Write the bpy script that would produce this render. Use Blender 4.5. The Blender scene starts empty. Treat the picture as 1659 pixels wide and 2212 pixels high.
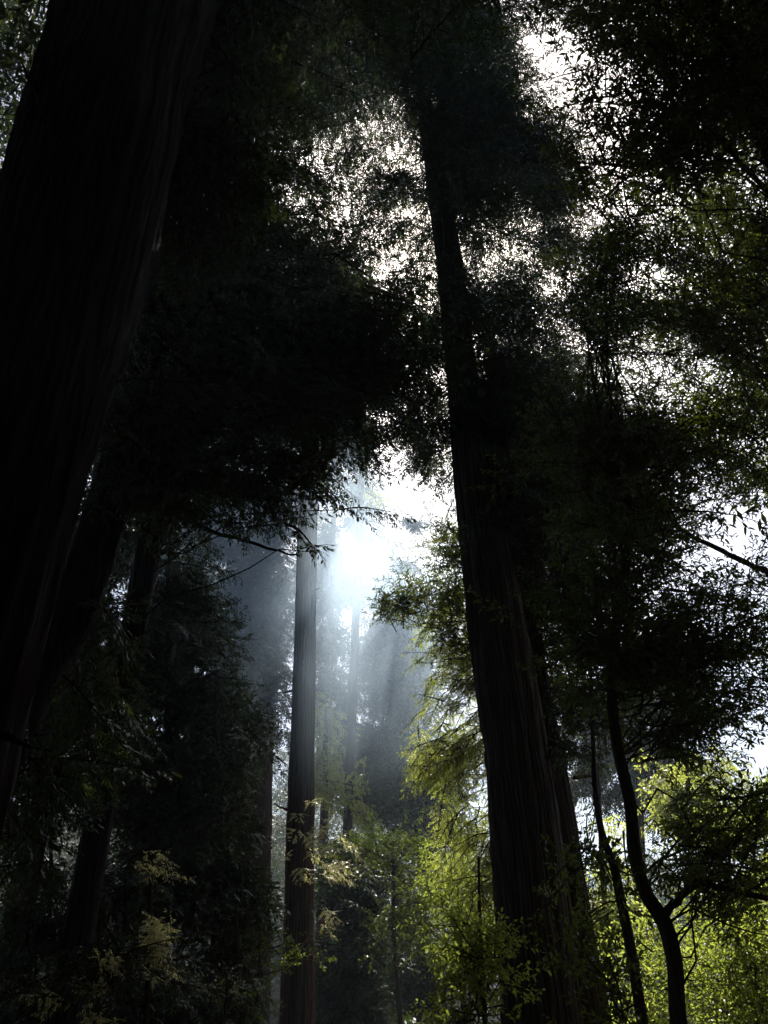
import bpy, math, random
import numpy as np
from mathutils import Matrix, Vector

sc = bpy.context.scene
COL = sc.collection
rng = np.random.default_rng(11)

# ------------------------------------------------------------------ camera
PW, PH, F = 1659.0, 2212.0, 1788.0          # picture units used to read positions off the photograph
PITCH, ROLL = math.radians(35.0), math.radians(2.3)
EYE = np.array([0.0, 0.0, 1.6])
_r0, _u0 = np.array([1.0, 0, 0]), np.array([0, -math.sin(PITCH), math.cos(PITCH)])
FWD = np.array([0, math.cos(PITCH), math.sin(PITCH)])
RIGHT = math.cos(ROLL) * _r0 - math.sin(ROLL) * _u0
UP = math.cos(ROLL) * _u0 + math.sin(ROLL) * _r0

cam = bpy.data.objects.new('camera', bpy.data.cameras.new('camera'))
COL.objects.link(cam)
cam.matrix_world = Matrix(((RIGHT[0], UP[0], -FWD[0], EYE[0]), (RIGHT[1], UP[1], -FWD[1], EYE[1]),
                           (RIGHT[2], UP[2], -FWD[2], EYE[2]), (0, 0, 0, 1)))
cam.data.sensor_fit = 'VERTICAL'
cam.data.sensor_height = 36.0
cam.data.lens = 36.0 * F / PH
cam.data.clip_start, cam.data.clip_end = 0.05, 2000
sc.camera = cam


def ray(px, py):
    d = FWD * F + RIGHT * (px - PW / 2) + UP * (PH / 2 - py)
    return d / np.linalg.norm(d)


def P(px, py, Y):
    """the point at horizontal distance Y in front of the camera seen at picture position px, py"""
    d = ray(px, py)
    return EYE + d * (Y / d[1])


# ------------------------------------------------------------------ sky, sun, exposure
SUN = ray(985, 528)
EL, AZ = math.asin(SUN[2]), math.atan2(SUN[0], SUN[1])
world = bpy.data.worlds.new('World')
sc.world = world
world.use_nodes = True
wn = world.node_tree.nodes
sky = wn.new('ShaderNodeTexSky')
sky.sky_type = 'NISHITA'
sky.sun_disc = False
sky.sun_elevation, sky.sun_rotation = EL, AZ
sky.dust_density = 2.5
wn['Background'].inputs['Strength'].default_value = 0.075
world.node_tree.links.new(sky.outputs[0], wn['Background'].inputs['Color'])
lamp = bpy.data.lights.new('sun', 'SUN')
lamp.energy, lamp.angle, lamp.color = 5.0, math.radians(0.5), (1.0, 0.95, 0.86)
so = bpy.data.objects.new('sun', lamp)
COL.objects.link(so)
so.rotation_euler = Vector(SUN).to_track_quat('Z', 'Y').to_euler()
so.location = Vector(SUN) * 150

vs = sc.view_settings
vs.view_transform, vs.look, vs.gamma, vs.use_curve_mapping = 'Standard', 'None', 1.0, False
vs.exposure = 1.2
cy = sc.cycles
cy.max_bounces, cy.diffuse_bounces, cy.glossy_bounces = 6, 3, 2
cy.transmission_bounces, cy.transparent_max_bounces, cy.volume_bounces = 4, 6, 1
cy.use_denoising = True
cy.sample_clamp_indirect = 4.0
cy.volume_step_rate = 0.6


# ------------------------------------------------------------------ materials
def mat(name):
    m = bpy.data.materials.new(name)
    m.use_nodes = True
    nt = m.node_tree
    nt.nodes.clear()
    out = nt.nodes.new('ShaderNodeOutputMaterial')

    def N(t, **kw):
        n = nt.nodes.new('ShaderNode' + t)
        for k, v in kw.items():
            if k in n.inputs:
                n.inputs[k].default_value = v
            else:
                setattr(n, k, v)
        return n
    return m, N, nt.links.new, out


def ramp(N, stops):
    r = N('ValToRGB')
    e = r.color_ramp.elements
    while len(e) < len(stops):
        e.new(0.5)
    for el, (p, c) in zip(e, stops):
        el.position, el.color = p, (*c, 1)
    return r


def leaf_mat(name, dark, light, trans_dark, trans_light, mix=0.5, rough=0.45, spec=0.4, dead=None):
    m, N, L, out = mat(name)
    geo, tc = N('NewGeometry'), N('TexCoord')
    nz = N('TexNoise', Scale=0.9, Detail=2.0)
    L(tc.outputs['Object'], nz.inputs['Vector'])
    mixv = N('Math', operation='MULTIPLY_ADD')
    mixv.inputs[1].default_value = 0.55
    L(geo.outputs['Random Per Island'], mixv.inputs[0])
    s = N('Math', operation='MULTIPLY_ADD')
    L(nz.outputs['Fac'], s.inputs[0])
    s.inputs[1].default_value, s.inputs[2].default_value = 0.9, -0.22
    L(s.outputs[0], mixv.inputs[2])
    st1, st2 = [(0.15, dark), (0.85, light)], [(0.15, trans_dark), (0.85, trans_light)]
    if dead:
        st1.append((1.0, dead)); st2.append((1.0, dead))
    c1, c2 = ramp(N, st1), ramp(N, st2)
    L(mixv.outputs[0], c1.inputs['Fac']); L(mixv.outputs[0], c2.inputs['Fac'])
    b = N('BsdfPrincipled', Roughness=rough)
    b.inputs['Specular IOR Level'].default_value = spec
    t = N('BsdfTranslucent')
    L(c1.outputs[0], b.inputs['Base Color']); L(c2.outputs[0], t.inputs['Color'])
    mx = N('MixShader')
    mx.inputs[0].default_value = mix
    L(b.outputs[0], mx.inputs[1]); L(t.outputs[0], mx.inputs[2])
    L(mx.outputs[0], out.inputs['Surface'])
    return m


def bark_mat(name, c1, c2, scale=7.0, bump=0.9):
    m, N, L, out = mat(name)
    tc, mp = N('TexCoord'), N('Mapping')
    mp.inputs['Scale'].default_value = (1, 1, 0.12)
    L(tc.outputs['Object'], mp.inputs['Vector'])
    n1, n2 = N('TexNoise', Scale=scale, Detail=6.0, Roughness=0.65), N('TexNoise', Scale=scale * 0.25, Detail=3.0)
    w = N('TexWave', Scale=scale * 0.55, Distortion=11.0, Detail=3.0)
    for n in (n1, w):
        L(mp.outputs[0], n.inputs['Vector'])
    L(tc.outputs['Object'], n2.inputs['Vector'])
    a = N('Math', operation='MULTIPLY_ADD')
    L(w.outputs['Fac'], a.inputs[0]); a.inputs[1].default_value = 0.4; L(n1.outputs['Fac'], a.inputs[2])
    r = ramp(N, [(0.35, c1), (1.0, c2)])
    L(a.outputs[0], r.inputs['Fac'])
    mg = N('Mix', data_type='RGBA', blend_type='MULTIPLY')
    mg.inputs[0].default_value = 0.6
    L(r.outputs[0], mg.inputs[6])
    r2 = ramp(N, [(0.3, (0.55, 0.6, 0.5)), (0.7, (1, 1, 1))])
    L(n2.outputs['Fac'], r2.inputs['Fac']); L(r2.outputs[0], mg.inputs[7])
    b = N('BsdfPrincipled', Roughness=0.9)
    b.inputs['Specular IOR Level'].default_value = 0.06
    L(mg.outputs[2], b.inputs['Base Color'])
    bp = N('Bump', Strength=bump, Distance=0.05)
    L(a.outputs[0], bp.inputs['Height']); L(bp.outputs[0], b.inputs['Normal'])
    L(b.outputs[0], out.inputs['Surface'])
    return m


M = {
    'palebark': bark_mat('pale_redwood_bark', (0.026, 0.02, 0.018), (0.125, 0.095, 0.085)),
    'shadebark': bark_mat('shaded_redwood_bark', (0.006, 0.004, 0.004), (0.035, 0.022, 0.018)),  # shade on the left trunks put into a blacker bark colour
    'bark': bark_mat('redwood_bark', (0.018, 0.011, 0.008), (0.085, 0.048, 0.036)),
    'greybark': bark_mat('grey_bark', (0.025, 0.022, 0.018), (0.1, 0.085, 0.075), 12.0, 0.6),
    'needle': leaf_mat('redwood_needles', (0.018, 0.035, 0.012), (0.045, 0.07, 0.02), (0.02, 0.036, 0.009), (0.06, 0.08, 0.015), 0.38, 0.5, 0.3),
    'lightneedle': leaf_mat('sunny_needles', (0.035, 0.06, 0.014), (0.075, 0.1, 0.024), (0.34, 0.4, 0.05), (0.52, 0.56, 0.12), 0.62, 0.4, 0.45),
    'creamneedle': leaf_mat('sunlit_dry_sprays', (0.18, 0.17, 0.06), (0.4, 0.36, 0.18), (0.46, 0.46, 0.1), (0.8, 0.72, 0.32), 0.6, 0.35, 0.5),  # dry cream sprays, with sun highlights put into the colour
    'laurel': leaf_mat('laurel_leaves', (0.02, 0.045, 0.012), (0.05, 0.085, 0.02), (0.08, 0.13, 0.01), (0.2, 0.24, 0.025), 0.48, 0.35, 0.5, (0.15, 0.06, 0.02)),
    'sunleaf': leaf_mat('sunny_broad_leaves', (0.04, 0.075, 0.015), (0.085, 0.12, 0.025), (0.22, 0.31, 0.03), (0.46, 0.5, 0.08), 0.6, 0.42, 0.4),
}

# ------------------------------------------------------------------ mesh helpers (everything is arrays of quads n x 4 x 3)


def mesh_obj(name, parts, parent=None, smooth=False):
    """ONE mesh object out of [(quads, material), ...]"""
    parts = [(q, m) for q, m in parts if len(q)]
    q = np.concatenate([p[0] for p in parts]).astype(np.float32)
    n = len(q)
    me = bpy.data.meshes.new(name)
    me.vertices.add(n * 4); me.loops.add(n * 4); me.polygons.add(n)
    org = np.zeros(3, np.float32)
    if parent is not None:
        org = np.array(parent.location, np.float32)
    me.vertices.foreach_set('co', (q.reshape(-1, 3) - org).ravel())
    me.loops.foreach_set('vertex_index', np.arange(n * 4, dtype=np.int32))
    me.polygons.foreach_set('loop_start', np.arange(0, n * 4, 4, dtype=np.int32))
    me.polygons.foreach_set('loop_total', np.full(n, 4, np.int32))
    mi = []
    for k, (qq, m) in enumerate(parts):
        me.materials.append(m)
        mi.append(np.full(len(qq), k, np.int32))
    me.polygons.foreach_set('material_index', np.concatenate(mi))
    me.update(calc_edges=True)
    o = bpy.data.objects.new(name, me)
    COL.objects.link(o)
    if parent is not None:
        o.parent = parent
    return o


def grid_obj(name, tubes, m, parent=None):
    """ONE smooth mesh out of tubes, each an array rings x sides x 3"""
    V, Fc, base = [], [], 0
    org = np.array(parent.location) if parent is not None else np.zeros(3)
    for t in tubes:
        R, S = t.shape[:2]
        V.append((t.reshape(-1, 3) - org))
        i = np.arange(R - 1)[:, None] * S + np.arange(S)[None]
        j = np.arange(R - 1)[:, None] * S + (np.arange(S)[None] + 1) % S
        Fc.append(np.stack([i, j, j + S, i + S], -1).reshape(-1, 4) + base)
        base += R * S
    V, Fc = np.concatenate(V).astype(np.float32), np.concatenate(Fc).astype(np.int32)
    me = bpy.data.meshes.new(name)
    me.vertices.add(len(V)); me.loops.add(Fc.size); me.polygons.add(len(Fc))
    me.vertices.foreach_set('co', V.ravel())
    me.loops.foreach_set('vertex_index', Fc.ravel())
    me.polygons.foreach_set('loop_start', np.arange(0, Fc.size, 4, dtype=np.int32))
    me.polygons.foreach_set('loop_total', np.full(len(Fc), 4, np.int32))
    me.polygons.foreach_set('use_smooth', np.ones(len(Fc), bool))
    me.materials.append(m)
    me.update(calc_edges=True)
    o = bpy.data.objects.new(name, me)
    COL.objects.link(o)
    if parent is not None:
        o.parent = parent
    return o


def unit(v):
    return v / (np.linalg.norm(v) + 1e-9)


def frame(d):
    d = unit(d)
    a = np.cross(np.array([0, 0, 1.0]), d)
    a = unit(a) if np.linalg.norm(a) > 1e-3 else np.array([1.0, 0, 0])
    return d, a, np.cross(d, a)


def tube(pts, rad, sides=5, furrow=0.0, seed=0):
    pts, rad = np.asarray(pts, float), np.asarray(rad, float)
    t = np.gradient(pts, axis=0)
    ang = np.linspace(0, 2 * math.pi, sides, endpoint=False)
    g = np.random.default_rng(seed)
    ph = g.uniform(0, 6.28, 8)
    out = np.zeros((len(pts), sides, 3))
    for k in range(len(pts)):
        d, a, b = frame(t[k])
        if abs(d[2]) > 0.5:                       # steady rings along upright trunks
            a = unit(np.array([1.0, 0, 0]) - d * d[0]); b = np.cross(d, a)
        r = np.full(sides, rad[k])
        if furrow:
            z = pts[k][2]
            r = r * (1 + furrow * (0.5 * np.sin(5 * ang + ph[0] + 0.15 * z) + 0.6 * np.sin(13 * ang + ph[1] + 1.6 * math.sin(z * 0.37 + ph[5]) + 0.5 * math.sin(z * 1.1))
                                   + 0.5 * np.sin(23 * ang + ph[2] + 2.2 * math.sin(z * 0.6 + ph[3]) + np.sin(3 * ang + z)) + 0.5 * math.sin(z * 1.3 + ph[4]) + g.normal(0, 0.25, sides)))
        out[k] = pts[k] + r[:, None] * (np.cos(ang)[:, None] * a + np.sin(ang)[:, None] * b)
    return out


def resample(pts, n):
    """smooth curve through the given rows (Catmull-Rom)"""
    p = np.asarray(pts, float)
    p = np.vstack([2 * p[0] - p[1], p, 2 * p[-1] - p[-2]])
    m = len(p) - 3
    out = []
    for u in np.linspace(0, m - 1e-6, n):
        i = int(u); t = u - i
        a, b, c, d = p[i:i + 4]
        out.append(0.5 * (2 * b + (c - a) * t + (2 * a - 5 * b + 4 * c - d) * t * t + (3 * b - a - 3 * c + d) * t ** 3))
    return np.array(out)


# ------------------------------------------------------------------ foliage library: boughs along +X, up +Z
def blade(o, d, n, length, width):
    """a diamond-shaped needle spray or leaf: one quad"""
    s = np.cross(d, n)
    mid = o + d * length * 0.45
    return [o, mid + s * width * 0.5, o + d * length, mid - s * width * 0.5]


def leaf(o, d, n, length, width):
    """a lance-shaped leaf folded along its midrib: two quads"""
    s = np.cross(d, n)
    tip = o + d * length - n * length * 0.12
    a, b = o + d * length * 0.3, o + d * length * 0.68 - n * length * 0.04
    l1, l2 = a + s * width * 0.5 + n * width * 0.15, b + s * width * 0.4 + n * width * 0.12
    r1, r2 = a - s * width * 0.5 + n * width * 0.15, b - s * width * 0.4 + n * width * 0.12
    return [[o, l1, l2, tip], [o, tip, r2, r1]]


def stick(p, q, r0, r1):
    d, a, b = frame(q - p)
    out = []
    c = [(math.cos(k * 2.094), math.sin(k * 2.094)) for k in range(3)]
    for k in range(3):
        u, v = c[k], c[(k + 1) % 3]
        out.append([p + r0 * (u[0] * a + u[1] * b), p + r0 * (v[0] * a + v[1] * b), q + r1 * (v[0] * a + v[1] * b), q + r1 * (u[0] * a + u[1] * b)])
    return out


def conifer_bough(L, g, fl, fw, fsp, ssp, wood=True):
    Q, Wd = [], []
    droop = g.uniform(0.1, 0.3)
    bend = g.uniform(-0.12, 0.12)
    def main(t):
        return np.array([t * L, bend * L * t * t, -droop * L * t * t + 0.02 * math.sin(7 * t)])
    if wood:
        prev = main(0)
        for t in np.linspace(0.125, 1, 8):
            p = main(t)
            Wd += stick(prev, p, 0.018 * (1.08 - t) + 0.003, 0.018 * (1.0 - t) + 0.003)
            prev = p
    s = 0.06 * L
    side = 1
    while s < L:
        t = s / L
        o = main(t)
        l = L * (0.42 * (1 - t) ** 0.8 + 0.06) * min(1.0, 0.45 + 2.2 * t) * g.uniform(0.6, 1.15)
        a = math.radians(g.uniform(42, 68)) * side
        pt = g.uniform(-0.95, 0.15)
        d = unit(np.array([math.cos(a), math.sin(a), pt]))
        if g.random() > 0.08:
            if wood:
                Wd += stick(o, o + d * l + np.array([0, 0, -0.12 * l]), 0.006, 0.002)
            _, sd, up = frame(d)
            up = unit(up + g.normal(0, 0.25, 3))
            x = 0.05
            fs = 1
            while x < l:
                w = x / l
                fo = o + d * x + np.array([0, 0, -0.12 * l * w * w])
                fa = math.radians(g.uniform(30, 60)) * fs
                fd = unit(d * math.cos(fa) + sd * math.sin(fa) + up * g.uniform(-0.55, 0.2) + np.array([0, 0, -0.15]))
                Q.append(blade(fo, fd, unit(up + g.normal(0, 0.35, 3)), fl * g.uniform(0.65, 1.25) * (1.1 - 0.35 * w), fw * g.uniform(0.8, 1.25)))
                fs = -fs
                x += fsp * 0.5 * g.uniform(0.7, 1.3)
            fo = o + d * l + np.array([0, 0, -0.12 * l])
            Q.append(blade(fo, unit(d + np.array([0, 0, -0.25])), up, fl, fw))
        side = -side
        s += ssp * 0.5 * g.uniform(0.7, 1.3)
    return np.array(Q), (np.array(Wd) if Wd else np.zeros((0, 4, 3)))


def leafy_bough(L, g, ll, lw, lsp, tsp, wood=True):
    Q, Wd = [], []
    bend = g.normal(0, 0.12, 2)
    def main(t):
        return np.array([t * L, bend[0] * L * math.sin(2.4 * t), bend[1] * L * math.sin(2.0 * t) - 0.1 * L * t * t])
    if wood:
        prev = main(0)
        for t in np.linspace(0.2, 1, 5):
            Wd += stick(prev, main(t), 0.014 * (1.2 - t) + 0.002, 0.014 * (1.0 - t) + 0.002)
            prev = main(t)
    s = 0.1 * L
    while s < L * 1.02:
        t = min(s / L, 1.0)
        o = main(t)
        az = g.uniform(0, 6.283)
        sp = math.radians(g.uniform(25, 75)) * (1.0 if t < 0.9 else 0.4)
        d = unit(np.array([math.cos(sp), math.sin(sp) * math.cos(az), 0.75 * math.sin(sp) * math.sin(az)]))
        l = L * g.uniform(0.16, 0.4) * (1.15 - 0.5 * t)
        if wood:
            Wd += stick(o, o + d * l, 0.005, 0.002)
        _, sd, up = frame(d)
        x = 0.25 * l
        ph = g.uniform(0, 6.28)
        while x < l * 1.05:
            ph += 2.4
            fd = unit(d * 0.75 + 0.8 * (math.cos(ph) * sd + math.sin(ph) * up) + np.array([0, 0, -0.25]))
            nn = np.array([0, 0, 1.0]) + g.normal(0, 0.5, 3)
            nn = unit(nn - fd * nn.dot(fd))
            Q += leaf(o + d * min(x, l), fd, nn, ll * g.uniform(0.6, 1.2), lw * g.uniform(0.8, 1.2))
            x += lsp * g.uniform(0.6, 1.4)
        s += tsp * g.uniform(0.5, 1.5)
    return np.array(Q), (np.array(Wd) if Wd else np.zeros((0, 4, 3)))


g0 = np.random.default_rng(5)
LIB = {
    'conifer': [(L, *conifer_bough(L, g0, 0.125, 0.042, 0.06, 0.19)) for L in (0.9, 1.2, 1.5, 1.7, 2.0, 2.4, 2.4, 2.9)],
    'conifer_fine': [(L, *conifer_bough(L, g0, 0.075, 0.02, 0.036, 0.11)) for L in (0.6, 0.8, 1.0, 1.25, 1.5)],
    'conifer_mid': [(L, *conifer_bough(L, g0, 0.18, 0.075, 0.1, 0.25)) for L in (1.6, 2.0, 2.4, 3.0, 3.6)],
    'conifer_far': [(L, *conifer_bough(L, g0, 0.3, 0.08, 0.2, 0.42, False)) for L in (2.0, 2.6, 3.2, 4.0)],
    'laurel': [(L, *leafy_bough(L, g0, 0.095, 0.026, 0.03, 0.085)) for L in (0.7, 0.9, 1.1, 1.3, 1.5)],
    'leafy_mid': [(L, *leafy_bough(L, g0, 0.1, 0.042, 0.045, 0.1)) for L in (0.9, 1.2, 1.5, 1.8)],
    'leafy_far': [(L, *leafy_bough(L, g0, 0.2, 0.1, 0.1, 0.2, False)) for L in (1.6, 2.0, 2.5)],
}


def put(lib, L, start, direction, g, roll=0.5, keep_flat=True):
    """one bough of about length L, transformed to stand at start"""
    v = LIB[lib]
    k = min(range(len(v)), key=lambda i: abs(v[i][0] - L) + g.uniform(0, 0.5))
    s = L / v[k][0]
    s = max(0.75, min(1.35, s))
    d, a, b = frame(direction)
    r = g.normal(0, roll)
    a, b = a * math.cos(r) + b * math.sin(r), b * math.cos(r) - a * math.sin(r)
    if g.random() < 0.5:
        a = -a
    R = np.stack([d, a, b])
    return v[k][1] @ R * s + start, v[k][2] @ R * s + start


def in_poly(x, y, poly):
    c = False
    j = len(poly) - 1
    for i in range(len(poly)):
        xi, yi = poly[i]; xj, yj = poly[j]
        if (yi > y) != (yj > y) and x < (xj - xi) * (y - yi) / (yj - yi) + xi:
            c = not c
        j = i
    return c


def poly_point(poly, g):
    xs, ys = [p[0] for p in poly], [p[1] for p in poly]
    while True:
        x, y = g.uniform(min(xs), max(xs)), g.uniform(min(ys), max(ys))
        if in_poly(x, y, poly):
            return x, y


# ------------------------------------------------------------------ things
DENSE = {'conifer': 2.4, 'conifer_mid': 4.5, 'laurel': 1.7, 'leafy_mid': 1.5}      # boughs per listed bough
def tag(o, label=None, cat=None, group=None, kind=None):
    for k, v in (('label', label), ('category', cat), ('group', group), ('kind', kind)):
        if v:
            o[k] = v


def empty(name, loc, label, cat, group=None):
    o = bpy.data.objects.new(name, None)
    COL.objects.link(o)
    o.location = loc
    o.empty_display_size = 0.3
    tag(o, label, cat, group)
    return o


def axis_depth(p):
    return float((p - EYE).dot(FWD))


def trunk_line(pix, top=0.0, base=None, tip_r=0.03, flare=1.35):
    """rows x y z r from picture positions (px, py, Y, width), carried down to the ground and up by top metres"""
    rows = []
    for px, py, Y, w in pix:
        p = P(px, py, Y)
        rows.append([*p, 0.5 * w / F * axis_depth(p)])
    rows = np.array(rows)
    rows = rows[np.argsort(rows[:, 2])]
    if rows[0, 2] > 0.3:
        d = rows[1] - rows[0]
        k = -rows[0, 2] / d[2]
        b = rows[0] + d * k
        if base is not None:
            b[:2] = base
        b[2] = -0.3
        b[3] = max(rows[0, 3] * flare, b[3])
        rows = np.vstack([b, rows])
    if top:
        d = rows[-1] - rows[-2]
        d = d / d[2]
        n = rows[-1] + d * top
        n[3] = tip_r
        h = rows[-1] + d * top * 0.5
        h[3] = 0.55 * rows[-1, 3] + 0.45 * tip_r
        rows = np.vstack([rows, h, n])
    return rows


def axis_at(rows, z):
    return np.array([np.interp(z, rows[:, 2], rows[:, k]) for k in range(4)])


# holes in the canopy through which the sun reaches these spots
CLEAR = [(P(x, y, Y), r) for x, y, Y, r in [(335, 2030, 12.1, 0.8), (345, 1870, 12.1, 0.5), (210, 2140, 11.7, 0.7), (700, 1840, 24, 0.5), (570, 2040, 21, 0.8),
                                            (490, 2150, 17, 0.6), (960, 1550, 21, 2.8), (970, 1390, 21, 1.8), (1000, 1850, 22, 2.2), (850, 1900, 27, 1.2), (1600, 2060, 17, 1.7), (1650, 1800, 22, 1.6), (1490, 2120, 18, 1.1), (1280, 1800, 24, 1.1), (1460, 1650, 27, 1.3), (1400, 2050, 20, 1.0)]]


def in_clearing(c, L):
    for p, r in CLEAR:
        v = c - p
        t = v.dot(SUN)
        if 0.6 + r < t < (18 if r > 1 else 90) and np.linalg.norm(v - SUN * t) < r + 0.55 * L:
            return True
    return False


def tree(name, label, cat, rows, regions, leafmat, bark='bark', seed=0, group=None, sides=20, furrow=0.06, rise=0.12,
         branches=(), boughs=(), limb_r=0.03, sprouts=()):
    g = np.random.default_rng(seed)
    root = empty(name, (rows[0, 0], rows[0, 1], 0.0), label, cat, group)
    dense = resample(rows, max(24, int((rows[-1, 2] - rows[0, 2]) * 3)))
    dense[:, 3] = np.clip(dense[:, 3], 0.015, None)
    tubes = [tube(dense[:, :3], dense[:, 3], sides, furrow, seed)]
    if sides >= 28:                               # broken branch stubs up the stem
        for z in np.linspace(3.5, min(rows[-1, 2] - 1, 30), 26):
            a_ = axis_at(rows, z + g.normal(0, 0.4)); ph = g.uniform(0, 6.28)
            d = unit(np.array([math.cos(ph), math.sin(ph), g.uniform(-0.5, 0.5)]))
            ln = a_[3] + g.uniform(0.08, 0.35) + (g.random() < 0.3) * g.uniform(0.2, 0.9)
            p_ = np.array([a_[:3] + d * ln * f_ for f_ in (0.5, 0.75, 1.0)]) + g.normal(0, 0.02, (3, 3))
            rb = g.uniform(0.018, 0.04)
            tubes.append(tube(p_, [rb * 1.3, rb, rb * 0.4], 6, 0, seed))
    leaves, wood = [], []
    zlo, zhi = rows[0, 2] + 0.8, rows[-1, 2] - 0.1
    limbs = []                                    # each limb carries several boughs around its outer end
    for poly, Y0, Y1, n, lib, L0, L1, *clump in regions:
        total = int(n * (1.0 if leafmat in ('lightneedle', 'creamneedle') else DENSE.get(lib, 1.0)))
        while total > 0:
            k = int(min(total, clump[0] if clump else g.integers(3, 9)))
            total -= k
            px, py = poly_point(poly, g)
            limbs.append((P(px, py, g.uniform(Y0, Y1)), lib, L0, L1, k))
    for px, py, Y, lib, L in boughs:
        limbs.append((P(px, py, Y), lib, L, L, 1))
    for c, lib, L0, L1, k in limbs:
        conif = lib.startswith('conifer')
        ax = axis_at(rows, np.clip(c[2], zlo, zhi))
        hd = np.linalg.norm(c[:2] - ax[:2])
        za = c[2] + rise * hd + g.normal(0, 0.5)
        if za > zhi:
            za = zhi - g.uniform(0.1, min(4.0, 0.4 * (zhi - zlo)))
        if za < zlo:
            za = zlo + g.uniform(0.0, min(3.0, 0.4 * (zhi - zlo)))
        att = axis_at(rows, za)
        v = c - att[:3]
        dist = np.linalg.norm(v)
        # a crooked limb from the stem to the clump
        m_ = 7
        t = np.linspace(0, 1, m_)[:, None]
        pts = att[:3] * (1 - t) + c * t
        pts[:, 2] += np.sin(t[:, 0] * math.pi) * dist * (0.07 if conif else 0.13) * g.uniform(-0.2, 1.0)
        pts[1:] += g.normal(0, 0.035 * min(dist, 4.0), (m_ - 1, 3))
        r0 = min(max(att[3] * 0.5, 0.01), limb_r * (0.25 + 0.1 * min(dist, 6)))
        used_limb = False
        for i in range(k):
            L = g.uniform(L0, L1)
            u = g.uniform(0.5, 1.0) if k > 1 else 1.0
            back = min(1.0, 0.7 * L1 / (dist + 1e-6))
            u = 1.0 - back * (1.0 - u) * 1.6
            o = np.array([np.interp(u, t[:, 0], pts[:, j]) for j in range(3)])
            d = unit(v * np.array([1, 1, 0.6]))
            yaw = g.normal(0, 0.75 if conif else 1.1)
            d = np.array([d[0] * math.cos(yaw) - d[1] * math.sin(yaw), d[0] * math.sin(yaw) + d[1] * math.cos(yaw), d[2] * 0.6])
            d = unit(d + np.array([0, 0, g.uniform(-0.75, 0.12) if conif else g.uniform(-0.5, 0.6)]))
            if k > 1:
                o = o + g.normal(0, 0.16 * L, 3) - d * L * 0.25
            if in_clearing(o + d * L * 0.4, L):
                continue
            used_limb = True
            q, w = put('leafy_mid' if lib == 'laurel' and i % 4 == 3 else lib, L, o, d, g)
            leaves.append(q); wood.append(w)
        if used_limb and dist > 0.15:
            tubes.append(tube(pts, np.linspace(r0, 0.008, m_), 5, 0, seed))
    grid_obj('trunk', tubes, M[bark], root)
    for k, (bname, pts, r0, r1) in enumerate(branches):
        p = resample(pts, 22)
        p = p + g.normal(0, 1, p.shape) * r0 * 0.18
        grid_obj(bname, [tube(p, np.linspace(r0, r1, 22), 8, 0.05, seed + k)], M[bark], root)
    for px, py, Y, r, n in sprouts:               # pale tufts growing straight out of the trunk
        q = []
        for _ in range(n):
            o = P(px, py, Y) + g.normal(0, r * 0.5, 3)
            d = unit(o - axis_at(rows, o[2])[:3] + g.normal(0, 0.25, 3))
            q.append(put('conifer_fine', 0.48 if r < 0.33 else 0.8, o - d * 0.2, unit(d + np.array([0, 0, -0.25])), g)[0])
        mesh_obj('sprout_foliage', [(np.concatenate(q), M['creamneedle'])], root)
    if leaves:
        mesh_obj('crown', [(np.concatenate(leaves), M[leafmat]), (np.concatenate(wood), M[bark])], root)
    return root


# ------------------------------------------------------------------ the trees

# ---- big dark redwood near the camera on the left
rows = trunk_line([(-70, 1300, 5.0, 330), (130, 640, 5.0, 318), (235, 200, 5.0, 310), (330, -150, 5.0, 290)], top=14, tip_r=0.3)
tree('redwood_tree', 'huge black leaning redwood trunk filling the upper left corner of the frame', 'tree', rows,
     [([(150, -500), (950, -500), (1000, -30), (700, -20), (400, -60)], 5.5, 10, 80, 'conifer', 1.8, 3.0),
      ([(330, -120), (630, -80), (610, 230), (500, 400), (400, 480), (300, 420)], 6, 9.5, 105, 'conifer', 1.3, 2.2),
      ([(-500, -600), (100, -600), (60, -100), (-400, -100)], 4, 9, 30, 'conifer', 1.8, 3.0)], 'needle', 'shadebark', seed=1, sides=64)

# ---- second trunk on the left
rows2 = trunk_line([(-40, 1700, 11, 125), (80, 1450, 11, 112), (167, 1296, 11, 96), (292, 900, 11, 88), (370, 600, 11, 80), (440, 250, 11, 70)], top=8, tip_r=0.12)
tree('redwood_tree', 'dark slanting redwood trunk just right of the huge corner trunk', 'tree', rows2,
     [([(280, 420), (480, 470), (480, 1000), (380, 1080), (290, 900)], 9.5, 14, 60, 'conifer', 1.5, 2.6),
      ([(330, 60), (520, 0), (560, 380), (430, 480), (400, 200)], 10, 15, 26, 'conifer', 1.5, 2.6),
      ([(60, 1250), (260, 1200), (260, 1700), (100, 1900), (0, 1900), (0, 1500)], 10.5, 14, 26, 'conifer', 1.2, 2.2)],
     'needle', 'shadebark', seed=2, sides=40)

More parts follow.
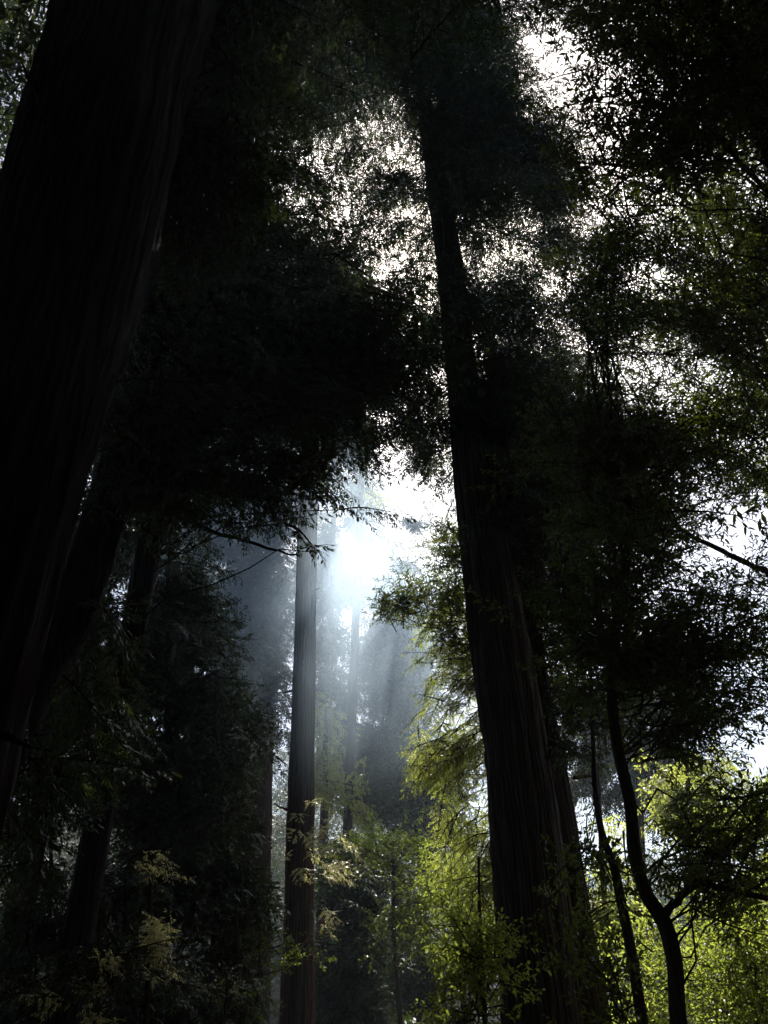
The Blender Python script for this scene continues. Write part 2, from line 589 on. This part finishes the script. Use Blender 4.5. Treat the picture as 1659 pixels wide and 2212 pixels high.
# ---- third, thinner trunk and its dark crown: the black mass left of the gap
rows3 = trunk_line([(190, 1900, 14, 62), (300, 1300, 14, 52), (393, 800, 14, 46), (420, 480, 14, 42), (462, 280, 14, 36), (520, 0, 14, 30)], top=9)
tree('redwood_tree', 'slim redwood carrying the black crown of drooping boughs left of the bright gap', 'tree', rows3,
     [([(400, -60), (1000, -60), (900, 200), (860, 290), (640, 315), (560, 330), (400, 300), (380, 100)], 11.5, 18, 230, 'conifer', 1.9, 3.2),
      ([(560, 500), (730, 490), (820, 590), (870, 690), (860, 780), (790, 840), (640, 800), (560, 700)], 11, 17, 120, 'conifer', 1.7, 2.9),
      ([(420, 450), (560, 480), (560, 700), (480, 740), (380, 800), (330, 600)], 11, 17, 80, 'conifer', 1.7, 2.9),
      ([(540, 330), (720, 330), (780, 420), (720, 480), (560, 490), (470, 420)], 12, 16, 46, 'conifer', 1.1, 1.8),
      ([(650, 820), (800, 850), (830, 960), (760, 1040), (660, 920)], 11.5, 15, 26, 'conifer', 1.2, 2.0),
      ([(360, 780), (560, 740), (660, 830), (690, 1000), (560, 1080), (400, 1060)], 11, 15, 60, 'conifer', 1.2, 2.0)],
     'needle', 'shadebark', seed=3, sides=28,
     branches=[('branch', [P(395, 820, 14), P(470, 930, 13), P(560, 985, 12.4), P(640, 1035, 12), P(700, 1085, 11.8)], 0.06, 0.015),
               ('branch', [P(330, 1050, 14), P(430, 1135, 13), P(520, 1165, 12.4), P(600, 1190, 12), P(645, 1200, 11.8)], 0.055, 0.012)],
     boughs=[(735, 1100, 11.8, 'conifer', 1.3), (640, 1060, 12, 'conifer', 1.3), (690, 1000, 12, 'conifer', 1.3), (660, 1180, 11.8, 'conifer', 0.9),
             (600, 1130, 12, 'conifer', 1.2), (770, 920, 12, 'conifer', 1.3), (820, 900, 12, 'conifer', 1.3)])

# ---- straight slender trunk left of the sun beams
rows4 = trunk_line([(641, 2212, 25, 74), (648, 1800, 25, 60), (657, 1450, 25, 48), (663, 1200, 25, 42), (672, 900, 25, 32), (682, 600, 25, 14)], top=1.5)
tree('redwood_tree', 'straight slender redwood trunk standing left of the smoky sun beams', 'tree', rows4,
     [([(690, 880), (760, 930), (780, 1060), (710, 1080), (790, 1120), (720, 1140)], 22, 27, 12, 'conifer_mid', 1.6, 2.4),
      ([(540, 640), (820, 640), (850, 800), (560, 920)], 23, 28, 50, 'conifer_mid', 1.8, 3.0)],
     'needle', seed=4, sides=36, rise=0.3,
     sprouts=[(690, 1800, 24.0, 0.8, 16), (715, 1870, 24.2, 0.7, 12), (690, 1980, 24.3, 0.35, 3)])

# ---- far trunk in the smoke, left of it
rows5 = trunk_line([(556, 1900, 34, 56), (566, 1600, 34, 50), (583, 1300, 34, 38), (600, 1000, 34, 30)], top=16)
tree('redwood_tree', 'hazy grey redwood trunk half lost in smoke behind dark young conifer', 'tree', rows5,
     [([(380, 900), (620, 900), (640, 1250), (540, 1300), (420, 1150)], 31, 38, 60, 'conifer_mid', 2.2, 3.6),
      ([(460, 1250), (560, 1250), (620, 1500), (600, 1650), (520, 1600)], 31, 38, 36, 'conifer_mid', 1.8, 3.0),
      ([(200, 700), (560, 700), (560, 950), (250, 1000)], 33, 42, 50, 'conifer_mid', 2.2, 3.6)],
     'needle', seed=5, sides=24)

# ---- the pyramid-shaped dark young conifer
rows6 = trunk_line([(330, 2212, 20, 26), (360, 1700, 20, 20), (366, 1140, 20, 5)])
tree('young_conifer', 'bushy black young conifer with a pointed top left of the slender trunk', 'tree', rows6,
     [([(366, 1140), (450, 1260), (530, 1480), (540, 1700), (500, 1900), (330, 1950), (230, 1700), (250, 1400)], 18, 22.5, 270, 'conifer', 1.3, 2.6)],
     'needle', seed=6, sides=12)

# ---- main right redwood
rows7 = trunk_line([(1172, 2212, 16, 172), (1126, 1700, 16, 140), (1082, 1400, 16, 122), (1036, 1100, 16, 96), (990, 740, 16, 62), (970, 560, 16, 56), (928, 300, 16, 36), (895, 80, 16, 26)], top=6)
tree('redwood_tree', 'tall thick redwood trunk right of the gap with the sun behind its upper stem', 'tree', rows7,
     [([(900, -60), (1100, 20), (1130, 160), (1230, 300), (1270, 440), (1160, 480), (1000, 440), (960, 250)], 14, 19, 270, 'conifer', 1.5, 2.6),
      ([(700, 330), (920, 220), (930, 440), (860, 580), (790, 520)], 14, 18, 58, 'conifer', 1.1, 1.8),
      ([(1000, 480), (1250, 490), (1200, 580), (1040, 560)], 14.5, 18, 22, 'conifer', 1.2, 2.0),
      ([(1000, 600), (1200, 590), (1250, 700), (1020, 760)], 14, 18, 40, 'conifer', 1.4, 2.4),
      ([(830, 490), (930, 440), (940, 640), (870, 660)], 15, 18, 11, 'conifer', 1.1, 1.8),
      ([(890, 640), (960, 700), (980, 1060), (900, 1040), (850, 900)], 15, 18, 44, 'conifer', 1.0, 1.7),
      ([(1020, 740), (1200, 720), (1250, 1100), (1080, 1150)], 14, 19, 90, 'conifer', 1.5, 2.6)],
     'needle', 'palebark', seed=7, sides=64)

# ---- second trunk touching it on the right
rows8 = trunk_line([(1258, 2212, 19, 120), (1186, 1700, 19, 82), (1140, 1400, 19, 66), (1100, 1050, 19, 44), (1060, 740, 19, 20)], top=2)
tree('redwood_tree', 'dark redwood trunk close behind the right edge of the thick trunk', 'tree', rows8,
     [([(1100, 760), (1300, 760), (1400, 900), (1400, 1300), (1180, 1400), (1120, 1200)], 17, 23, 130, 'conifer', 1.8, 3.0),
      ([(1180, 1380), (1330, 1380), (1420, 1500), (1330, 1620), (1200, 1620)], 17, 22, 40, 'conifer', 1.3, 2.2)],
     'needle', seed=8, sides=40)

# ---- bay laurel overhead at the upper right
rows9 = trunk_line([(2100, 1500, 6.0, 120), (1950, 900, 6.0, 105), (1760, 500, 6.0, 85)], base=(4.4, 5.6), top=6)
tree('bay_laurel_tree', 'near bay laurel with lance leaves silhouetted on white sky at the upper right', 'tree', rows9,
     [([(1480, -60), (1720, -100), (1720, 350), (1560, 320), (1460, 200)], 4.6, 8, 130, 'laurel', 0.8, 1.4),
      ([(1150, -40), (1480, -40), (1460, 220), (1330, 200), (1230, 130)], 5, 7.5, 70, 'laurel', 0.7, 1.3),
      ([(1270, 200), (1460, 220), (1480, 400), (1400, 470), (1250, 360)], 5, 7.0, 50, 'laurel', 0.7, 1.2),
      ([(1700, -500), (1150, -500), (1150, -60), (1700, -100)], 4.5, 8, 70, 'laurel', 0.8, 1.4)],
     'laurel', 'greybark', seed=9, rise=-0.5, limb_r=0.025,
     branches=[('branch', [P(1790, 560, 6.0), P(1659, 415, 5.9), P(1580, 330, 5.8), P(1525, 240, 5.7), P(1480, 110, 5.7), P(1470, -60, 5.7)], 0.035, 0.018)])

# ---- tanoak, right middle
rows10 = trunk_line([(1466, 2212, 10, 36), (1458, 2080, 10, 34), (1436, 1995, 10, 33), (1396, 1930, 10, 30), (1370, 1840, 10, 28), (1362, 1740, 10, 26), (1332, 1606, 10, 24), (1320, 1480, 10, 22), (1322, 1416, 10, 20), (1350, 1250, 10, 18), (1380, 1000, 10, 13)], top=1)
tree('tanoak_tree', 'crooked dark tanoak with a kinked forking stem in the right foreground', 'tree', rows10,
     [([(1280, 1150), (1480, 900), (1500, 1300), (1400, 1450), (1250, 1380)], 8.5, 12.5, 90, 'laurel', 0.9, 1.5),
      ([(1230, 800), (1480, 860), (1480, 1000), (1300, 1150), (1180, 1050)], 9, 13, 90, 'laurel', 0.9, 1.5),
      ([(1380, 1350), (1560, 1250), (1560, 1480), (1480, 1620), (1380, 1600)], 9, 12, 50, 'laurel', 0.8, 1.3),
      ([(1480, 1650), (1659, 1700), (1659, 1950), (1500, 1900)], 9, 12, 40, 'laurel', 0.7, 1.2),
      ([(1220, 520), (1340, 540), (1340, 760), (1220, 720)], 10, 13, 50, 'laurel', 0.8, 1.3)],
     'laurel', 'greybark', seed=10, sides=16, rise=-0.4,
     branches=[('branch', [P(1425, 1985, 10), P(1465, 1945, 9.9), P(1500, 1908, 9.8), P(1545, 1915, 9.7), P(1659, 1945, 9.6), P(1750, 1975, 9.5)], 0.05, 0.025),
               ('branch', [P(1321, 1425, 10), P(1305, 1370, 10.2), P(1290, 1300, 10.4), P(1285, 1200, 10.6)], 0.06, 0.03)])

# ---- laurel on the far right, rising behind the tanoak
rows11 = trunk_line([(1900, 2000, 11, 60), (1850, 1500, 11, 50), (1760, 900, 11, 36)], top=4)
tree('bay_laurel_tree', 'leafy bay laurel at the right edge with yellow green patches and sky holes', 'tree', rows11,
     [([(1270, 520), (1480, 400), (1659, 360), (1700, 680), (1560, 760), (1300, 740)], 9, 13, 210, 'laurel', 0.9, 1.5),
      ([(1500, 720), (1700, 640), (1700, 980), (1480, 960)], 9, 13, 70, 'laurel', 0.9, 1.5),
      ([(1500, 980), (1700, 980), (1700, 1100), (1480, 1050)], 9, 13, 16, 'laurel', 0.8, 1.3),
      ([(1500, 1150), (1700, 1200), (1700, 1460), (1620, 1480), (1520, 1300)], 9, 12, 26, 'laurel', 0.8, 1.3)],
     'laurel', 'greybark', seed=11, rise=-0.4,
     branches=[('branch', [P(1760, 1290, 10.5), P(1659, 1240, 10.3), P(1570, 1195, 10.2), P(1480, 1150, 10), P(1440, 1110, 10)], 0.06, 0.02)])

# ---- small slanting stem between
rows12 = trunk_line([(1388, 2212, 11.5, 26), (1362, 2050, 11.5, 24), (1340, 1940, 11.5, 21), (1326, 1870, 11.5, 18), (1300, 1800, 11.7, 15), (1285, 1700, 12, 12), (1280, 1560, 12.3, 8)], top=1)
tree('tanoak_tree', 'thin bent stem between the thick trunk and the crooked tanoak', 'tree', rows12,
     [([(1220, 1800), (1330, 1830), (1330, 2212), (1250, 2212)], 11, 13.5, 26, 'leafy_mid', 0.8, 1.2)], 'laurel', 'greybark', seed=12, sides=14, rise=-0.3)

# ---- sunlit yellow green conifer left of the thick trunk
rows13 = trunk_line([(1110, 2212, 21, 30), (1085, 1800, 21, 22), (1040, 1180, 21, 5)])
tree('young_conifer', 'sunlit yellow green conifer with drooping sprays at the left side of the thick trunk', 'tree', rows13,
     [([(890, 1340), (1030, 1280), (1060, 1650), (1080, 1960), (980, 1940), (910, 1780), (870, 1520)], 19.5, 22.5, 200, 'conifer_fine', 0.9, 1.6),
      ([(900, 1340), (960, 1210), (1040, 1180), (1040, 1420), (900, 1460)], 19.5, 22, 70, 'conifer_fine', 0.9, 1.5)],
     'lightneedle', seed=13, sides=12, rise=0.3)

# ---- tanoak bough cluster hanging left of thick trunk
rows14 = trunk_line([(1150, 2212, 18, 40), (1090, 1700, 18, 32), (1040, 1350, 18, 20), (1010, 1150, 18, 10)], top=1)
tree('tanoak_tree', 'dark leafy tanoak boughs poking left out from behind the thick trunk into the smoke', 'tree', rows14,
     [([(930, 1130), (1010, 1110), (1010, 1370), (930, 1390), (880, 1280)], 15.5, 18.5, 62, 'laurel', 0.9, 1.4),
      ([(815, 1290), (900, 1265), (900, 1330), (830, 1325)], 16, 17, 18, 'laurel', 0.7, 1.0)],
     'laurel', 'greybark', seed=14, rise=-0.3)

# ---- sapling
rows15 = trunk_line([(1048, 2212, 13, 11), (1041, 2090, 13, 9), (1036, 1960, 13, 7), (1034, 1850, 13, 4)])
tree('sapling', 'pale green broadleaf sapling with a pencil thin stem beside the thick trunk', 'tree', rows15,
     [([(1015, 1970), (1050, 2080), (1055, 2240), (915, 2240), (930, 2120), (975, 2020)], 12.2, 14, 60, 'leafy_mid', 0.6, 1.0)],
     'sunleaf', 'greybark', seed=15, sides=8, rise=-0.2)

# ---- sunlit trees at the right, beyond the dark stems
for k, (bx, top_py, Y, poly, n, lib, lab) in enumerate([
    (1290, 1500, 24, [(1190, 1500), (1330, 1480), (1360, 1800), (1340, 2000), (1260, 2000), (1200, 1800)], 150, 'conifer_mid', 'yellow green conifer glimpsed between the thick trunk and the crooked tanoak'),
    (1480, 1430, 27, [(1380, 1480), (1500, 1430), (1600, 1640), (1560, 1800), (1380, 1760)], 220, 'conifer_mid', 'lacy conifer with slanting bare branches behind the crooked tanoak'),
    (1650, 1690, 22, [(1560, 1680), (1720, 1640), (1720, 1960), (1580, 1940), (1500, 1800)], 80, 'leafy_mid', 'bright yellow green broadleaf tree at the right edge above the long dark branch'),
    (1600, 1930, 17, [(1500, 1960), (1720, 1930), (1720, 2260), (1500, 2260)], 110, 'leafy_mid', 'bright yellow green bushy tree in the lower right corner'),
    (1420, 2000, 20, [(1310, 1960), (1440, 1900), (1480, 2000), (1480, 2260), (1330, 2260)], 50, 'leafy_mid', 'shaded green undergrowth tree low behind the crooked tanoak'),
]):
    c = lib.startswith('conifer')
    r = trunk_line([(bx + 40, 2212, Y, 16), (bx + 10, (top_py + 2212) / 2, Y, 11), (bx, top_py, Y, 4)])
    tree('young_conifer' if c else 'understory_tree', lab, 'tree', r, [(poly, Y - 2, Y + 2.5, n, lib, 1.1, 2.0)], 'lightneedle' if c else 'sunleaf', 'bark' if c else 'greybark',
         seed=30 + k, sides=10, rise=0.2 if c else -0.3)

# ---- tall trees behind, closing the wood on the left of the gap
for k, (pix, top, regs, lab) in enumerate([
    ([(505, 2100, 44, 34), (545, 1300, 44, 26), (575, 900, 44, 18)], 6, [([(400, 900), (600, 860), (650, 1150), (640, 1560), (440, 1560), (380, 1200)], 41, 47, 80)],
     'tall hazy conifer filling the wood behind the grey smoky trunk'),
    ([(690, 2100, 52, 22), (712, 1400, 52, 16), (726, 930, 52, 6)], 1, [([(690, 980), (740, 930), (810, 1000), (840, 1150), (850, 1400), (800, 1640), (640, 1640), (650, 1250)], 49, 55, 130)],
     'faint conifer inside the bright smoke right behind the slender trunk'),
    ([(330, 2100, 46, 34), (400, 1300, 46, 26), (440, 950, 46, 18)], 5, [([(280, 950), (470, 930), (480, 1560), (240, 1560)], 43, 49, 80)],
     'tall dim conifer behind the black pointed young conifer'),
    ([(1390, 2100, 36, 30), (1370, 1600, 36, 22), (1350, 1300, 36, 8)], 1, [([(1200, 1350), (1460, 1350), (1540, 1480), (1560, 1700), (1200, 1700)], 34, 39, 80)],
     'dim conifer behind the crooked tanoak, darker than the lacy one'),
    ([(60, 1900, 21, 50), (190, 1200, 21, 44), (300, 600, 21, 34)], 6, [([(200, 250), (430, 250), (430, 800), (330, 1150), (200, 1250), (235, 900), (200, 700)], 19, 25, 110), ([(-40, 1100), (200, 1080), (240, 1350), (-40, 1700)], 19, 24, 40)],
     'dark redwood crown closing the space between the two slanting trunks'),
]):
    r = trunk_line(pix, top=top)
    tree('redwood_tree', lab, 'tree', r, [(pl, y0, y1, n, 'conifer_mid', 2.0, 3.4) for pl, y0, y1, n in regs], 'needle', seed=120 + k, sides=18, rise=0.15)

# ---- sunlit crown behind the slender trunk
r = trunk_line([(650, 2212, 28, 34), (664, 1300, 28, 24), (674, 860, 28, 10)])
tree('redwood_tree', 'pale sunlit conifer crown showing just right of the upper slender trunk', 'tree', r,
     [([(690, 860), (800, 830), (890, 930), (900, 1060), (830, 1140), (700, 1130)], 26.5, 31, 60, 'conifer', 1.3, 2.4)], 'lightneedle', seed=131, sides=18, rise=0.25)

# ---- lower left: dark young redwoods with a few dry sprays coloured as sunlit
for k, (pix, poly, n, spots, lab) in enumerate([
    ([(316, 2212, 12.5, 12), (322, 2000, 12.5, 9), (330, 1780, 12.5, 3)], [(280, 1830), (370, 1820), (380, 2120), (290, 2200), (250, 1950)], 26,
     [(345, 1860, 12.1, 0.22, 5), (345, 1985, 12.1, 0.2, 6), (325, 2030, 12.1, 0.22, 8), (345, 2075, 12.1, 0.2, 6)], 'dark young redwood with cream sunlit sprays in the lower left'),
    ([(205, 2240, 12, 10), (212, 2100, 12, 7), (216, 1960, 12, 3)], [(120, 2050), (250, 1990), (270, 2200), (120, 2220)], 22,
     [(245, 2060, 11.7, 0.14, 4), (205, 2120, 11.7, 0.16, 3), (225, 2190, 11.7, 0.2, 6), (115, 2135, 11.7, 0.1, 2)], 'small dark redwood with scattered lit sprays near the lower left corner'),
]):
    tree('young_conifer', lab, 'tree', trunk_line(pix), [(poly, pix[0][2] - 0.2, pix[0][2] + 0.9, n, 'conifer_fine', 0.6, 1.1)], 'needle', seed=140 + k, sides=8, rise=0.25, sprouts=spots)

# ---- far conifers in the smoky gap
for k, (bx, tx, top_py, Y, w, poly, n, lab) in enumerate([
    (738, 800, 560, 40, 22, [(700, 840), (800, 820), (880, 960), (860, 1000), (800, 1040), (700, 1000)], 14, 'hazy far conifer with a pale trunk in the sun beams'),
    (858, 862, 1240, 52, 20, [(800, 1330), (862, 1250), (930, 1320), (930, 1560), (880, 1700), (800, 1650)], 100, 'far conifer with level branches under the bright smoke'),
    (800, 796, 1560, 60, 26, [(740, 1600), (850, 1580), (900, 1760), (760, 1760)], 60, 'distant conifer with a dark trunk at the foot of the sun beams'),
    (915, 905, 1640, 44, 22, [(870, 1640), (960, 1600), (960, 1800), (880, 1800)], 50, 'dark far conifer just left of the sunlit yellow green one'),
    (700, 705, 1500, 40, 16, [(690, 1560), (730, 1540), (760, 1760), (690, 1760)], 40, 'slim green tree close to the right side of the slender trunk'),
]):
    r = trunk_line([(bx, 2100, Y, w), ((bx + tx) / 2, (top_py + 2100) / 2, Y, w * 0.8), (tx, top_py, Y, 5)])
    tree('conifer_tree', lab, 'tree', r, [(poly, Y - 3, Y + 3, n, 'conifer_mid', 2.0, 3.6)] + ([([(720, 860), (850, 790), (950, 820), (950, 1040), (900, 1060), (860, 1180), (760, 1080)], 37, 42, 80, 'conifer_mid', 1.2, 1.6, 16), ([(830, 640), (980, 600), (980, 800), (860, 790)], 38, 44, 26, 'conifer_mid', 1.4, 2.2, 14), ([(740, 1060), (850, 1120), (940, 1060), (930, 1280), (850, 1340), (750, 1260)], 34, 38, 34, 'conifer_mid', 0.8, 1.2, 11)] if k == 0 else []), 'needle' if k != 4 else 'lightneedle', seed=50 + k, sides=14, rise=0.1)

# ---- understory at the lower middle
for k, (bx, top_py, Y, poly, n, lib, lm, lab) in enumerate([
    (760, 1800, 30, [(690, 1900), (740, 1780), (830, 1800), (830, 2000), (700, 2000)], 70, 'conifer_mid', 'needle', 'grey green understory conifer right of the slender trunk'),
    (850, 1790, 27, [(770, 1790), (930, 1770), (960, 1900), (930, 2050), (830, 2040), (780, 1900)], 90, 'leafy_mid', 'laurel', 'drooping pale understory tree in the middle below the far conifers'),
    (730, 2030, 29, [(700, 2020), (800, 2000), (830, 2240), (690, 2240)], 50, 'conifer_mid', 'needle', 'low dim conifer beside the foot of the slender trunk'),
    (880, 2050, 34, [(820, 2020), (950, 2000), (950, 2240), (820, 2240)], 60, 'conifer_mid', 'needle', 'dark low conifer in the hollow left of the pale sapling'),
    (990, 1880, 24, [(930, 1850), (1040, 1880), (1040, 2060), (960, 2060)], 50, 'leafy_mid', 'sunleaf', 'yellow green leafy tree above the pale sapling'),
    (560, 1960, 21, [(530, 1980), (590, 1960), (605, 2080), (550, 2090)], 6, 'leafy_mid', 'laurel', 'small leafy tree catching sun left of the slender trunk'),
    (490, 2100, 17, [(440, 2110), (500, 2080), (500, 2200), (450, 2220)], 6, 'leafy_mid', 'laurel', 'low sunlit leafy bush in the dark left foreground'),
    (460, 1800, 20, [(390, 1700), (560, 1680), (560, 1950), (400, 2000)], 60, 'conifer_mid', 'needle', 'dark conifer at the foot of the hazy grey trunk'),
    (60, 1750, 18, [(-40, 1750), (110, 1720), (190, 1900), (150, 2240), (-40, 2240)], 46, 'conifer', 'needle', 'black bushy conifer filling the bottom left corner'),
    (270, 1900, 18, [(180, 1880), (330, 1860), (420, 2000), (400, 2240), (180, 2240)], 60, 'conifer', 'needle', 'dark low conifer behind the cream sunlit sprays'),
    (510, 1950, 19, [(420, 1980), (550, 1960), (560, 2240), (400, 2240)], 46, 'conifer', 'needle', 'dark low conifer left of the foot of the slender trunk'),
    (110, 1500, 22, [(0, 1250), (240, 1300), (240, 1700), (0, 1800)], 60, 'conifer_mid', 'needle', 'dim green conifer seen behind the dark slanting trunk'),
]):
    c = lib.startswith('conifer')
    r = trunk_line([(bx + (15 if bx > 726 else -10), 2212, Y, 13), (bx, (top_py + 2212) / 2, Y, 9), (bx, top_py, Y, 3)])
    tree('young_conifer' if c else 'understory_tree', lab, 'tree', r, [(poly, Y - 1.5, Y + 2, n, lib, 0.9, 1.8) if lib != 'conifer_fine' else (poly, Y - 0.5, Y + 0.6, n, lib, 0.5, 0.9)], lm, 'bark' if c else 'greybark', seed=70 + k, sides=8, rise=0.25 if c else -0.3)

# ---- leafy tree at the top left corner beyond the huge trunk
r = trunk_line([(-420, 900, 14, 60), (-330, 400, 14, 50)], top=10)
tree('understory_tree', 'green and rust leafy tree in the top left corner outside the huge trunk', 'tree', r,
     [([(-60, -40), (90, -40), (90, 60), (40, 140), (-60, 140)], 12, 15, 34, 'leafy_mid', 0.9, 1.4), ([(-60, 150), (40, 130), (-20, 210)], 12, 15, 5, 'leafy_mid', 0.8, 1.2)],
     'laurel', 'greybark', seed=90, rise=-0.2,
     branches=[('branch', [P(-200, 150, 14), P(-60, 170, 13.8), P(0, 182, 13.6), P(50, 200, 13.4)], 0.08, 0.03)])

# ------------------------------------------------------------------ setting: ground, wood, partly added for shade
m, N, L, out = mat('forest_floor')
tc = N('TexCoord')
n1, n2 = N('TexNoise', Scale=0.6, Detail=8.0), N('TexNoise', Scale=14.0, Detail=6.0)
L(tc.outputs['Object'], n1.inputs['Vector']); L(tc.outputs['Object'], n2.inputs['Vector'])
rr = ramp(N, [(0.35, (0.03, 0.02, 0.012)), (0.6, (0.07, 0.045, 0.025)), (0.8, (0.03, 0.045, 0.015))])
ad = N('Math', operation='MULTIPLY_ADD'); ad.inputs[1].default_value = 0.5
L(n1.outputs['Fac'], ad.inputs[0])
h = N('Math', operation='MULTIPLY'); h.inputs[1].default_value = 0.5
L(n2.outputs['Fac'], h.inputs[0]); L(h.outputs[0], ad.inputs[2]); L(ad.outputs[0], rr.inputs['Fac'])
b = N('BsdfPrincipled', Roughness=0.95)
bp = N('Bump', Strength=0.8, Distance=0.06)
L(n2.outputs['Fac'], bp.inputs['Height']); L(bp.outputs[0], b.inputs['Normal']); L(rr.outputs[0], b.inputs['Base Color'])
L(b.outputs[0], out.inputs['Surface'])
xs = np.concatenate([np.linspace(-300, -60, 9), np.linspace(-55, 55, 45), np.linspace(60, 300, 9)])
ys = np.concatenate([np.linspace(-300, -40, 9), np.linspace(-35, 120, 60), np.linspace(140, 300, 6)])
gx, gy = np.meshgrid(xs, ys)
gz = 0.12 * np.sin(gx * 0.7 + 1.3 * np.sin(gy * 0.33)) * np.cos(gy * 0.6) + 0.05 * np.sin(gx * 2.1 + gy * 1.7)


def slope(x, y):
    """banks added to block ambient light: steep behind the camera, lower ahead"""
    back = np.clip((-y - 14) / 45, 0, 1) ** 0.9  # unseen bank, added to keep ambient light out
    side = np.clip((np.abs(x + 4) - 30) / 60, 0, 1) * np.clip((90 - y) / 30, 0, 1)
    ahead = np.clip((y - 60) / 50, 0, 1) * (0.75 - 0.35 * np.tanh((x + 3) / 9))
    return 52 * back + 26 * side + 30 * ahead


gz = gz + slope(gx, gy)
gp = np.stack([gx, gy, gz], -1)
q = np.stack([gp[:-1, :-1], gp[:-1, 1:], gp[1:, 1:], gp[1:, :-1]], 2).reshape(-1, 4, 3)
tag(mesh_obj('ground', [(q, m)]), kind='structure')

g = np.random.default_rng(99)


def wood_mass(name, n, pick, lib, L0, L1):
    Q = []
    for _ in range(n):
        p = pick()
        a = g.uniform(0, 6.28)
        qq, _ = put(lib, g.uniform(L0, L1), np.array(p), np.array([math.cos(a), math.sin(a), g.uniform(-0.5, 0.1)]), g)
        Q.append(qq)
    tag(mesh_obj(name, [(np.concatenate(Q), M['needle'])]), kind='stuff')


def ring():
    while True:
        a = g.uniform(0, 2 * math.pi)           # 0 = straight ahead
        if 0.68 < a < 2 * math.pi - 0.62:
            break
    r = g.uniform(11, 24)
    return (r * math.sin(a), r * math.cos(a), g.uniform(0, 1) ** 0.9 * 34)


def overhead():
    while True:
        x, y = g.uniform(-16, 16), g.uniform(-16, 3)
        return (x, y, g.uniform(18, 32))


wood_mass('shading_forest', 9000, ring, 'conifer_far', 2.5, 4.0)  # ring added around the sides and back to darken ambient light
wood_mass('shading_canopy', 4800, overhead, 'conifer_far', 2.5, 4.0)  # unseen boughs above the camera, added to shade the scene


def far():
    a = math.radians(g.uniform(-42, 40))
    r = g.uniform(66, 100)
    top = 15 + 9 * math.sin(a * 23 + 1) * math.sin(a * 9) + (12 if a < -0.12 else 0) - (4 if a > 0.3 else 0)
    k = g.uniform(0, 1) ** 0.8
    x, y = r * math.sin(a), r * math.cos(a)
    return (x, y, float(slope(x, y)) + k * (9 + 0.25 * top))


wood_mass('distant_forest', 6000, far, 'conifer_far', 3.0, 5.0)


# ------------------------------------------------------------------ air and smoke
def box_obj(name, lo, hi, m):
    x0, y0, z0 = lo; x1, y1, z1 = hi
    v = [(x0, y0, z0), (x1, y0, z0), (x1, y1, z0), (x0, y1, z0), (x0, y0, z1), (x1, y0, z1), (x1, y1, z1), (x0, y1, z1)]
    f = [(3, 2, 1, 0), (4, 5, 6, 7), (0, 1, 5, 4), (1, 2, 6, 5), (2, 3, 7, 6), (3, 0, 4, 7)]
    me = bpy.data.meshes.new(name)
    me.from_pydata(v, [], f)
    me.materials.append(m)
    o = bpy.data.objects.new(name, me)
    COL.objects.link(o)
    return o


m, N, L, out = mat('haze')
pv = N('VolumePrincipled', Density=0.0009, Anisotropy=0.6)
pv.inputs['Color'].default_value = (0.7, 0.84, 1.0, 1)
L(pv.outputs[0], out.inputs['Volume'])
tag(box_obj('haze', (-305, -305, -1.5), (305, 305, 70), m), kind='stuff')

m, N, L, out = mat('smoke')
pv = N('VolumePrincipled', Anisotropy=0.65)
pv.inputs['Color'].default_value = (0.66, 0.83, 1.0, 1)
tc = N('TexCoord')
nz = N('TexNoise', Scale=0.22, Detail=4.0, Roughness=0.55)
L(tc.outputs['Object'], nz.inputs['Vector'])
mr = N('MapRange'); mr.inputs[1].default_value, mr.inputs[2].default_value = 0.2, 0.85
L(nz.outputs['Fac'], mr.inputs[0])
gr = N('TexGradient', gradient_type='SPHERICAL')
mp = N('Mapping', vector_type='POINT')
mp.inputs['Location'].default_value = (-1, -1, -1)
mp.inputs['Scale'].default_value = (2, 2, 2)
L(tc.outputs['Generated'], mp.inputs['Vector']); L(mp.outputs[0], gr.inputs['Vector'])
mu = N('Math', operation='MULTIPLY'); L(mr.outputs[0], mu.inputs[0]); L(gr.outputs['Fac'], mu.inputs[1])
mu2 = N('Math', operation='MULTIPLY'); L(mu.outputs[0], mu2.inputs[0]); mu2.inputs[1].default_value = 0.16
L(mu2.outputs[0], pv.inputs['Density'])
L(pv.outputs[0], out.inputs['Volume'])
for (px, py, Y, hx, hy, hz), lab in (((750, 1290, 23.2, 6.5, 1.6, 6.5), 'thin bluish smoke veil crossing in front of the slender trunk'),
                                     ((470, 1180, 27.0, 7.0, 2.4, 6.5), 'dim grey smoke hanging among the dark trees on the left'),
                                     ((815, 1290, 30.5, 8.0, 2.2, 8.5), 'brighter bluish white smoke drifting behind the slender trunk')):
    c = P(px, py, Y)
    tag(box_obj('smoke', (c[0] - hx, c[1] - hy, c[2] - hz), (c[0] + hx, c[1] + hy, c[2] + hz), m), lab, 'smoke', kind='stuff')
